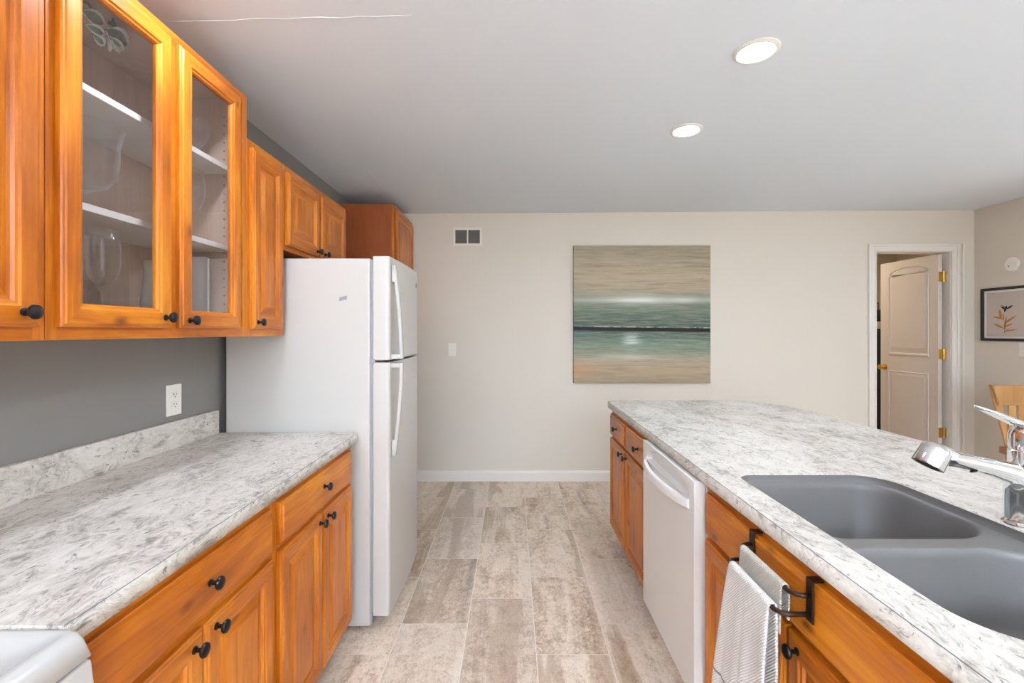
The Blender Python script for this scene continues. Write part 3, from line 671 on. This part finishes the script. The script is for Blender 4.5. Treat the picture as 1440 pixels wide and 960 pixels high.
bm.faces.new([TL, TM, TR_, B2[1], B2[0]]); bm.faces.new([TR_, MR, BR, B2[2], B2[1]]); bm.faces.new([BR, BL, B2[3], B2[2]]); bm.faces.new([BL, ML, TL, B2[0], B2[3]]); bm.faces.new(B2[::-1])
dd = obj('door', b, 'white_dw', dw, bevel=0.004, seg=3, smooth=30)
b = B(); loops = []
for i in range(25):
    t = -1+2*i/24; y = yc+hw*t*1.0; bow = 0.040*(1-t*t)**0.75 ; x1 = xf-0.002-bow
    zz = hz-0.012
    loops.append([(x1-0.004, y, zz-0.016), (x1-0.006, y, zz+0.006), (x1-0.002, y, zz+0.014), (x1+0.012, y, zz+0.014), (x1+0.012, y, zz-0.018), (x1+0.002, y, zz-0.020)])
b.loft(loops, cap0=True); obj('handle', b, 'white_dw', dd, smooth=40)
b = B(); b.box(0.66, 0.675, DY_0+0.002, DY_1-0.002, 0.0, 0.098); obj('toe_panel', b, 'white_dw', dw)

# ------------------------------------------------------------------ refrigerator
fr = thing('refrigerator', 'white top-freezer refrigerator standing at the end of the left counter', 'refrigerator', (-0.95, 2.4, 0))
RY0, RY1 = 2.092, 2.712
b = B(); b.box(-1.288, -0.640, RY0, RY1, 0.018, 1.672); obj('body', b, 'white_door', fr, bevel=0.006, seg=3, smooth=30)
b = B(); b.box(-0.642, -0.628, RY0+0.012, RY1-0.012, 0.075, 1.668); obj('door_gasket', b, 'gasket', fr, label='grey door gasket')
b = B(); b.box(-0.648, -0.632, RY0+0.01, RY1-0.01, 0.02, 0.072); obj('kick_grille', b, 'gasket', fr, label='grey kick grille')
def fdoor(z0, z1, nm):
    b = B(); X0, X1 = -0.627, -0.552; r = 0.016
    P = [(X0, RY0), (X1-r, RY0)]+[(X1-r+r*math.sin(R(a)), RY0+r-r*math.cos(R(a))) for a in range(10, 91, 10)]
    for i in range(1, 8): t = i/8; P.append((X1+0.010*math.sin(math.pi*t), RY0+r+(RY1-RY0-2*r)*t))
    P += [(X1-r+r*math.cos(R(a)), RY1-r+r*math.sin(R(a))) for a in range(0, 91, 10)]+[(X0, RY1)]
    b.prism(P, 2, z0, z1); return obj(nm, b, 'white_door', fr, bevel=0.004, seg=3, smooth=25)
fz = fdoor(1.214, 1.683, 'freezer_door'); fd = fdoor(0.064, 1.204, 'fridge_door')
b = B(); b.box(-0.625, -0.575, RY0+0.01, RY1-0.01, 1.2045, 1.2135); obj('door_gap', b, 'darkgap', fr)
def bar(parent, z0, z1, yc, mount_top):
    b = B(); L = []
    za, zb = (z0, z1) if mount_top else (z1, z0)       # za = open end at the gap, zb = mounted end
    for i in range(17):
        t = i/16; z = za+(zb-za)*t
        x = -0.500 - 0.034*t**1.8; w = 0.0165; dth = 0.014
        L.append([(x-dth, yc-w, z), (x-dth, yc+w, z), (x-0.003, yc+w, z), (x, yc+w*0.5, z), (x, yc-w*0.5, z), (x-0.003, yc-w, z)])
    b.loft(L, cap0=True)
    s1 = 1 if mount_top else -1
    zc0, zc1 = sorted((zb, zb-s1*0.075)); b.box(-0.550, -0.538, yc-0.0165, yc+0.0165, zc0, zc1)
    ze0, ze1 = sorted((za, za+s1*0.022)); b.box(-0.552, -0.512, yc-0.0165, yc+0.0165, ze0, ze1)
    obj('handle', b, 'white_enamel', parent, bevel=0.003, smooth=30)
bar(fz, 1.218, 1.645, RY0+0.045, True); bar(fd, 0.775, 1.200, RY0+0.045, False)
b = B(); b.lathe([(0, 0), (0.016, 0), (0.016, 0.002), (0.013, 0.003), (0, 0.003)], (-0.5510, RY1-0.055, 1.605), (1, 0, 0), 24); obj('badge', b, 'grey_ink', fz, smooth=True, label='round grey badge')
b = B()
sx = [(-0.777, 1.480), (-0.743, 1.489), (-0.743, 1.505), (-0.777, 1.496)]
b.prism(sx, 1, RY0-0.0008, RY0+0.0002); obj('side_label', b, 'grey_ink', fr, label='small grey label on side')
b = B(); b.box(-0.640, -0.618, RY0-0.003, RY0+0.02, 1.200, 1.222); obj('hinge', b, 'gasket', fr, bevel=0.002)
b = B(); b.box(-0.66, -0.60, RY1-0.06, RY1-0.01, 1.673, 1.690); obj('top_hinge_cover', b, 'white_enamel', fr, bevel=0.003)

# ------------------------------------------------------------------ stove
st = thing('stove', 'white enamel stove next to the left counter, lower left corner', 'stove', (-0.98, 0.33, 0))
SY_0, SY_1 = -0.05, 0.713
b = B(); b.box(-1.30, -0.700, SY_0, SY_1-0.0, 0.02, 0.850); obj('body', b, 'white_enamel', st, bevel=0.004)
def lo(x0, x1, y0, y1, z, r): return [(p[0], p[1], z) for p in rrect(x0, x1, y0, y1, (r,)*4, 6)]
b = B()
b.loft([lo(-1.30, -0.641, SY_0, SY_1, 0.852, 0.006), lo(-1.30, -0.650, SY_0, SY_1, 0.878, 0.012), lo(-1.298, -0.656, SY_0+0.002, SY_1-0.001, 0.887, 0.016), lo(-1.290, -0.663, SY_0+0.006, SY_1-0.005, 0.8915, 0.018),
        lo(-1.28, -0.672, SY_0+0.012, SY_1-0.011, 0.8915, 0.02), lo(-1.27, -0.680, SY_0+0.020, SY_1-0.020, 0.887, 0.022), lo(-1.25, -0.700, SY_0+0.04, SY_1-0.042, 0.877, 0.03), lo(-1.24, -0.712, SY_0+0.05, SY_1-0.055, 0.8755, 0.03)], cap0=True)
ck = obj('cooktop', b, 'white_enamel', st, smooth='all')
for (x, y, r) in ((-0.85, 0.14, 0.075), (-1.10, 0.14, 0.095), (-0.85, 0.50, 0.08), (-1.10, 0.50, 0.075)):
    if y > 0.4: continue
    b = B(); P = []
    for i in range(90): a = i*0.24; P.append((x+(0.015+ (r-0.015)*i/90)*math.cos(a), y+(0.015+(r-0.015)*i/90)*math.sin(a), 0.884))
    b.tube(P, 0.0035, 6); obj('coil_burner', b, 'black', ck, smooth='all')
b = B(); b.prism([(-0.700, 0.20), (-0.622, 0.20), (-0.622, 0.70), (-0.640, 0.848), (-0.700, 0.848)], 1, SY_0+0.002, SY_1-0.002); ovd = obj('oven_door', b, 'white_enamel', st, bevel=0.006, seg=3, smooth=30)
b = B(); b.tube([(-0.622, 0.0, 0.66), (-0.585, 0.0, 0.66), (-0.58, 0.02, 0.66), (-0.58, 0.64, 0.66), (-0.585, 0.66, 0.66), (-0.622, 0.66, 0.66)], 0.011, 12); obj('handle', b, 'white_enamel', ovd, smooth='all')
b = B(); b.box(-0.700, -0.630, SY_0+0.004, SY_1-0.004, 0.03, 0.19); obj('drawer', b, 'white_enamel', st, bevel=0.005)

# ------------------------------------------------------------------ wall fittings
pt = thing('painting', 'square unframed abstract seascape painting on the far wall', 'painting', (1.157, YF, 0.882))
b = B(); b.box(0.546, 1.767, YF-0.034, YF-0.0005, 0.882, 2.108); obj('canvas', b, 'painting', pt, bevel=0.003)
vt = thing('air_vent', 'small white two section air vent high on the far wall', 'vent', (-0.40, YF, 2.11))
b = B(); vx0, vx1, vz0, vz1 = -0.534, -0.270, 2.110, 2.275; t = 0.022
b.box(vx0, vx1, YF-0.008, YF, vz1-t, vz1); b.box(vx0, vx1, YF-0.008, YF, vz0, vz0+t); b.box(vx0, vx0+t, YF-0.008, YF, vz0+t, vz1-t); b.box(vx1-t, vx1, YF-0.008, YF, vz0+t, vz1-t)
b.box((vx0+vx1)/2-0.006, (vx0+vx1)/2+0.006, YF-0.008, YF, vz0+t, vz1-t); obj('vent_frame', b, 'trim', vt, bevel=0.001)
b = B(); b.box(vx0+t, vx1-t, YF-0.0015, YF-0.0005, vz0+t, vz1-t); obj('vent_backing', b, 'louver_dark', vt)
for i in range(9):
    z = vz0+t+0.008+i*0.0133
    b = B(); b.prism([(YF-0.006, z-0.002), (YF-0.002, z+0.004), (YF-0.0015, z+0.0035), (YF-0.0055, z-0.003)], 0, vx0+t, vx1-t); obj('slat', b, 'louver_dark', vt)
def wallplate(name, label, cat, loc, face, w, h, kind):
    """face: 'x+' plate on the left wall, 'y-' on the far wall, 'x-' on the right wall"""
    t = thing(name, label, cat, loc); x, y, z = loc
    def bx(b, a0, a1, d0, d1, z0, z1):
        if face == 'x+': b.box(x+d0, x+d1, y+a0, y+a1, z+z0, z+z1)
        elif face == 'x-': b.box(x-d1, x-d0, y+a0, y+a1, z+z0, z+z1)
        else: b.box(x+a0, x+a1, y-d1, y-d0, z+z0, z+z1)
    b = B(); bx(b, -w/2, w/2, 0, 0.006, -h/2, h/2); obj('cover_plate', b, 'plate', t, bevel=0.002)
    if kind == 'outlet':
        for zc in (-0.0195, 0.0195):
            b = B(); bx(b, -0.016, 0.016, 0.006, 0.0085, zc-0.013, zc+0.013); r = obj('receptacle', b, 'plate', t, bevel=0.003)
            b = B(); bx(b, -0.0080, -0.0055, 0.0082, 0.0089, zc-0.001, zc+0.008); bx(b, 0.0055, 0.0080, 0.0082, 0.0089, zc, zc+0.007); bx(b, -0.002, 0.002, 0.0082, 0.0089, zc-0.009, zc-0.005)
            obj('slots', b, 'darkgap', r)
    else:
        b = B(); bx(b, -0.005, 0.005, 0.006, 0.014, -0.006, 0.012); obj('toggle', b, 'trim', t, bevel=0.001)
wallplate('power_outlet', 'ivory duplex outlet on grey wall above the left backsplash', 'outlet', (XL, 1.812, 1.078), 'x+', 0.078, 0.119, 'outlet')
wallplate('light_switch', 'small single light switch on the far wall below the vent', 'light switch', (-0.540, YF, 1.180), 'y-', 0.072, 0.115, 'switch')
wallplate('light_switch', 'white switch plate on the right wall below the framed picture', 'light switch', (XR, 3.775, 1.195), 'x-', 0.075, 0.118, 'switch')
sm = thing('smoke_detector', 'round white smoke detector above the framed picture', 'smoke detector', (XR, 3.865, 1.900))
b = B(); b.lathe([(0, 0), (0.058, 0), (0.058, 0.006), (0.053, 0.012), (0.036, 0.013), (0.034, 0.016), (0, 0.017)], (XR, 3.865, 1.900), (-1, 0, 0), 32); obj('housing', b, 'plate', sm, smooth=30)
b = B(); b.lathe([(0, 0), (0.006, 0), (0.005, 0.002), (0, 0.002)], (XR-0.017, 3.880, 1.885), (-1, 0, 0), 12); obj('indicator', b, 'grey_ink', sm)
# framed print
pf = thing('framed_picture', 'black framed botanical print with hummingbird on the right wall', 'picture', (XR, 3.83, 1.26))
PY0, PY1, PZ0, PZ1 = 3.50, 4.110, 1.262, 1.716; fw = 0.022
b = B(); 
b.box(XR-0.022, XR-0.0005, PY0, PY1, PZ1-fw, PZ1); b.box(XR-0.022, XR-0.0005, PY0, PY1, PZ0, PZ0+fw); b.box(XR-0.022, XR-0.0005, PY0, PY0+fw, PZ0+fw, PZ1-fw); b.box(XR-0.022, XR-0.0005, PY1-fw, PY1, PZ0+fw, PZ1-fw)
obj('frame', b, 'blackframe', pf, bevel=0.002)
b = B(); b.box(XR-0.008, XR-0.001, PY0+fw, PY1-fw, PZ0+fw, PZ1-fw); obj('mat_board', b, 'mat', pf)
b = B(); b.box(XR-0.0095, XR-0.008, PY0+fw+0.02, PY1-fw-0.022, PZ0+fw+0.016, PZ1-fw-0.018); pr = obj('print_sheet', b, 'print', pf)
def flat(parent, name, polys, mat):
    b = B()
    for P in polys:
        A = [b.bm.verts.new((XR-0.0101, y, z)) for (y, z) in P]; Bv = [b.bm.verts.new((XR-0.0096, y, z)) for (y, z) in P]
        b.bm.faces.new(A); b.bm.faces.new(Bv[::-1])
        for i in range(len(P)): b.bm.faces.new([A[i], A[(i+1) % len(P)], Bv[(i+1) % len(P)], Bv[i]])
    obj(name, b, mat, parent)
def leafpoly(y, z, ang, L, w):
    P = []
    for k in range(9): t = k/8; P.append((t*L, w*math.sin(math.pi*t)**0.8))
    for k in range(7, 0, -1): t = k/8; P.append((t*L, -w*math.sin(math.pi*t)**0.8))
    c, s_ = math.cos(R(ang)), math.sin(R(ang)); return [(y-(p[0]*c-p[1]*s_), z+p[0]*s_+p[1]*c) for p in P]
SYC = 3.925
leaves = [(0.0, 0.04, 78, 0.10, 0.009), (0.0, 0.03, 8, 0.10, 0.007), (0.0, 0.05, 152, 0.085, 0.012), (-0.005, 0.085, 35, 0.10, 0.010), (0.0, 0.06, 20, 0.07, 0.008), (0.02, 0.115, 100, 0.075, 0.016), (0.0, 0.115, 165, 0.08, 0.010), (0.0, 0.10, 95, 0.06, 0.007), (0, 0.0, 80, 0.12, 0.004), (-0.002, 0.02, 40, 0.05, 0.006)]
flat(pr, 'sprig', [leafpoly(SYC+a, 1.308+z*1.2, g, L*1.15, w*0.75) for a, z, g, L, w in leaves], 'gold')
flat(pr, 'hummingbird', [leafpoly(SYC-0.005, 1.505, 70, 0.058, 0.010), leafpoly(SYC-0.022, 1.53, 30, 0.058, 0.008), leafpoly(SYC-0.02, 1.528, 150, 0.05, 0.008), leafpoly(SYC-0.02, 1.548, 160, 0.05, 0.0022)], 'bird')

# ------------------------------------------------------------------ downlights
def downlight(x, y, label, power=P_DOWN, seen=True):
    z = cz(x); t = thing('recessed_light', label, 'ceiling light', (x, y, z), 'recessed ceiling lights')
    b = B(); b.lathe([(0.083, 0.0005), (0.083, -0.003), (0.078, -0.007), (0.068, -0.009), (0.062, -0.006), (0.060, 0.0005), (0.083, 0.0005)], (x, y, z), seg=40); obj('trim_ring', b, 'trim', t, smooth=30)
    b = B(); b.lathe([(0, -0.0155), (0.030, -0.0145), (0.050, -0.0115), (0.0595, -0.0085), (0.0595, 0.0004), (0, 0.0004)], (x, y, z), seg=40); obj('lens', b, 'lens', t, smooth=30, label='glowing white lens')
    l = area('lamp_light', (0, 0, -0.018), (0, 0, 0), 0.115, power, C_LAMP, 'DISK'); l.parent = t
downlight(0.927, 1.773, 'recessed ceiling light, the nearer and larger of the two over the island')
downlight(0.922, 2.470, 'recessed ceiling light, the farther and smaller of the two over the island')
downlight(-0.77, 1.28, 'recessed ceiling light above the left counter, just out of frame', P_DOWN*1.3)
downlight(0.927, 0.60, 'recessed ceiling light over the sink end of the island', P_DOWN*0.2)  # this and the next three are unseen lights added for brightness
downlight(-0.30, -1.10, 'recessed ceiling light behind the camera on the left', P_DOWN*0.5)
downlight(1.60, -1.90, 'recessed ceiling light behind the camera in the middle')
downlight(3.00, 0.40, 'recessed ceiling light over the dining side')

def added_torchiere(x, y, label, power):  # unseen lamps added behind the camera to brighten the ceiling
    t = thing('floor_lamp', label, 'lamp', (x, y, 0))
    b = B(); b.lathe([(0, 0), (0.14, 0), (0.14, 0.012), (0.12, 0.022), (0, 0.024)], (x, y, 0), seg=32); obj('base', b, 'black', t, smooth=35)
    b = B(); b.tube([(x, y, 0.02), (x, y, 1.72)], 0.011, 14); obj('pole', b, 'black', t, smooth=True)
    b = B(); b.lathe([(0, 1.71), (0.05, 1.715), (0.15, 1.77), (0.20, 1.83), (0.195, 1.83), (0.145, 1.777), (0.05, 1.722), (0, 1.72)], (x, y, 0), seg=36); obj('bowl_shade', b, 'white_enamel', t, smooth=True)
    l = area('uplight', (0, 0, 1.80), (R(180), 0, 0), 0.24, power, C_LAMP, 'DISK'); l.parent = t
added_torchiere(-0.55, -3.00, 'floor lamp with an upturned bowl shade behind the camera on the left', P_ADDED_UP*1.35)
added_torchiere(1.40, -3.20, 'floor lamp with an upturned bowl shade behind the camera on the right', P_ADDED_UP*0.85)

# ------------------------------------------------------------------ dining chair
ch = thing('dining_chair', 'pale oak slat-back dining chair standing in the far right corner', 'chair', (3.80, 3.30, 0))
CY = 3.45
b = B(); b.prism([(3.553, 0.945), (4.06, 0.945), (4.01, 0.795), (3.600, 0.795)], 1, CY-0.012, CY+0.012); obj('top_rail', b, 'chairwood', ch, bevel=0.006)
for s_ in (-1, 1):
    xm = 3.8065; f = lambda v: xm + s_*(v-xm)*-1
    b = B(); P = [(3.553, 0.945), (3.600, 0.945), (3.640, 0.795), (3.722, 0.49), (3.725, 0.0), (3.685, 0.0), (3.680, 0.47), (3.593, 0.80)]
    b.prism([(p[0] if s_ == -1 else 2*xm-p[0], p[1]) for p in P], 1, CY+0.0125, CY+0.030); obj('back_post', b, 'chairwood', ch, bevel=0.003)
for i in range(4):
    x = 3.700+i*0.071; b = B(); b.prism([(x-0.027, 0.80), (x+0.027, 0.80), (x+0.022, 0.50), (x-0.022, 0.50)], 1, CY-0.005, CY+0.005); obj('slat', b, 'chairwood', ch, bevel=0.002)
b = B(); b.prism(rrect(3.598, 4.02, CY-0.45, CY+0.012, (0.03,)*4, 5), 2, 0.445, 0.492); obj('seat', b, 'chairdark', ch, bevel=0.006)
for x in (3.64, 3.97):
    b = B(); b.tube([(x, CY-0.40, 0.445), (x, CY-0.41, 0.0)], [0.020, 0.015], 12); obj('leg', b, 'chairwood', ch, smooth=True)

# ------------------------------------------------------------------ things inside the glass cabinet
ZS = (1.351, 1.661, 1.955)
def lathed(name, prof, loc, mat, label, cat, group=None, seg=32):
    b = B(); b.lathe(prof, loc, seg=seg); return tag(obj(name, b, mat, smooth=50), label, cat, group)
def wine(h, r, loc, label, group=None):
    k = h/0.24; w = 0.0016
    p = [(0, 0.0), (0.034*k, 0.0), (0.034*k, 0.002), (0.012, 0.005), (0.0042, 0.012), (0.0038, 0.085*k), (0.008, 0.095*k)]
    prof = [(0.35, 0.105), (0.75, 0.125), (0.95, 0.15), (1.0, 0.17), (0.97, 0.195), (0.88, 0.222), (0.82, 0.24)]
    p += [(r*a, c*k) for a, c in prof] + [(r*a-w, c*k) for a, c in prof[::-1]] + [(0, 0.100*k)]
    return lathed('wine_glass', p, loc, 'glass', label, 'wine glass', group)
wine(0.268, 0.041, (-1.110, 1.262, ZS[0]), 'tall stemmed wine glass on the bottom shelf behind the left glass door')
wine(0.268, 0.041, (-1.215, 1.335, ZS[0]), 'wine glass partly hidden behind the front one on the bottom shelf')
wine(0.255, 0.038, (-1.130, 1.648, ZS[1]), 'wine glass on the middle shelf behind the right glass door')
w = 0.003
p = [(0, 0), (0.055, 0), (0.055, 0.004), (0.012, 0.012), (0.010, 0.055), (0.03, 0.068)]; q = [(0.055, 0.078), (0.074, 0.10), (0.080, 0.14), (0.081, 0.19), (0.088, 0.228), (0.094, 0.238)]
lathed('glass_vase', p+q+[(a-w, c) for a, c in q[::-1]]+[(0, 0.074)], (-1.160, 1.255, ZS[1]), 'glass', 'large footed clear glass vase on the middle shelf', 'vase')
p = [(0, 0), (0.040, 0), (0.040, 0.003), (0.006, 0.010), (0.005, 0.035), (0.02, 0.042)]; q = [(0.055, 0.050), (0.078, 0.072), (0.088, 0.105), (0.090, 0.135)]
lathed('glass_bowl', p+q+[(a-w, c) for a, c in q[::-1]]+[(0, 0.045)], (-1.165, 1.640, ZS[2]), 'glass', 'clear glass compote bowl on the top shelf behind the right glass door', 'bowl')
pi = thing('ceramic_pitcher', 'pale ceramic pitcher on the bottom shelf beside the wine glasses', 'pitcher', (-1.13, 1.485, ZS[0]))
b = B(); b.lathe([(0, 0), (0.042, 0), (0.046, 0.01), (0.044, 0.10), (0.038, 0.15), (0.036, 0.19), (0.040, 0.215), (0.037, 0.214), (0.033, 0.19), (0.035, 0.15), (0.040, 0.10), (0.042, 0.012), (0, 0.008)], (-1.13, 1.485, ZS[0]), seg=28); obj('pitcher_body', b, 'ceramic', pi, smooth='all')
b = B(); b.tube([(-1.13, 1.520, ZS[0]+0.18), (-1.13, 1.555, ZS[0]+0.17), (-1.13, 1.565, ZS[0]+0.12), (-1.13, 1.528, ZS[0]+0.07)], 0.006, 10); obj('pitcher_handle', b, 'ceramic', pi, smooth='all')
b = B(); b.prism(rrect(-1.285, -1.125, ZS[0]+0.0005, ZS[0]+0.27, (0.012,)*4, 4), 1, 1.722, 1.732); 
tag(obj('serving_tray', b, 'ceramic', bevel=0.002), 'pale flat tray standing on edge at the cabinet side, bottom shelf', 'tray')
# greenery in a small pot on the top shelf
gp = thing('potted_greenery', 'sprig of grey green velvety leaves on the top shelf of the glass cabinet', 'plant', (-1.16, 1.12, ZS[2]))
b = B(); b.lathe([(0, 0), (0.035, 0), (0.045, 0.06), (0.047, 0.085), (0.043, 0.085), (0.040, 0.06), (0, 0.05)], (-1.16, 1.12, ZS[2]), seg=24); obj('pot', b, 'ceramic', gp, smooth=True)
def pix(px, py, x): y = F*x/(px-720.5); return Vector((x, y, H+(465.5-py)*y/F))
def leaf(base, tip, w, nrm=(0.62, -0.70, -0.34), curl=0.01):
    base, tip = Vector(base), Vector(tip); d = tip-base; L = d.length; d.normalize(); nn = Vector(nrm).normalized(); s1 = d.cross(nn).normalized(); nn = s1.cross(d).normalized()
    b = B(); rows = []; nu, nv = 14, 6
    for i in range(nu+1):
        t = i/nu; ww = w*(math.sin(math.pi*min(1, t*0.97+0.02))**0.62)*(1+0.06*math.sin(i*2.3)); row = []
        for j in range(nv+1):
            v = -1+2*j/nv; row.append(b.bm.verts.new(base+d*L*t+s1*ww*v+nn*(curl*abs(v)**1.5*1.2-curl*2*t*t+0.0015*math.sin(i*1.9+j))))
        rows.append(row)
    for a, c in zip(rows, rows[1:]):
        for j in range(nv):
            f = b.bm.faces.new([a[j], a[j+1], c[j+1], c[j]]); f.material_index = 1 if j in (0, nv-1) and nu > 3 else 0
    return b
stem0 = Vector((-1.16, 1.125, ZS[2]+0.06)); node = pix(150, 42, -1.115)
b = B(); b.tube([stem0, stem0+Vector((0, 0.01, 0.09)), stem0+Vector((0.02, 0.05, 0.15)), pix(120, 20, -1.13), node, pix(168, 76, -1.105)], [0.003, 0.003, 0.0028, 0.0026, 0.0022, 0.001], 8); b.tube([pix(152, 55, -1.112), pix(155, 66, -1.10), pix(154, 72, -1.10)], [0.002, 0.005, 0.003], 8)
obj('stem', b, 'sage_edge', gp, smooth='all')
for (p0, p1, w_, x) in (((146, 40), (184, 66), 0.030, -1.11), ((150, 32), (174, 40), 0.034, -1.12), ((112, 14), (152, 36), 0.020, -1.10), ((116, 34), (152, 50), 0.013, -1.105), ((116, 2), (142, 14), 0.030, -1.13), ((148, 50), (176, 74), 0.016, -1.115), ((128, 46), (150, 66), 0.012, -1.125)):
    o = obj('leaf', leaf(pix(*p0, x), pix(*p1, x), w_), ['sage', 'sage_edge'], gp, smooth='all'); md = o.modifiers.new('s', 'SOLIDIFY'); md.thickness = 0.0012
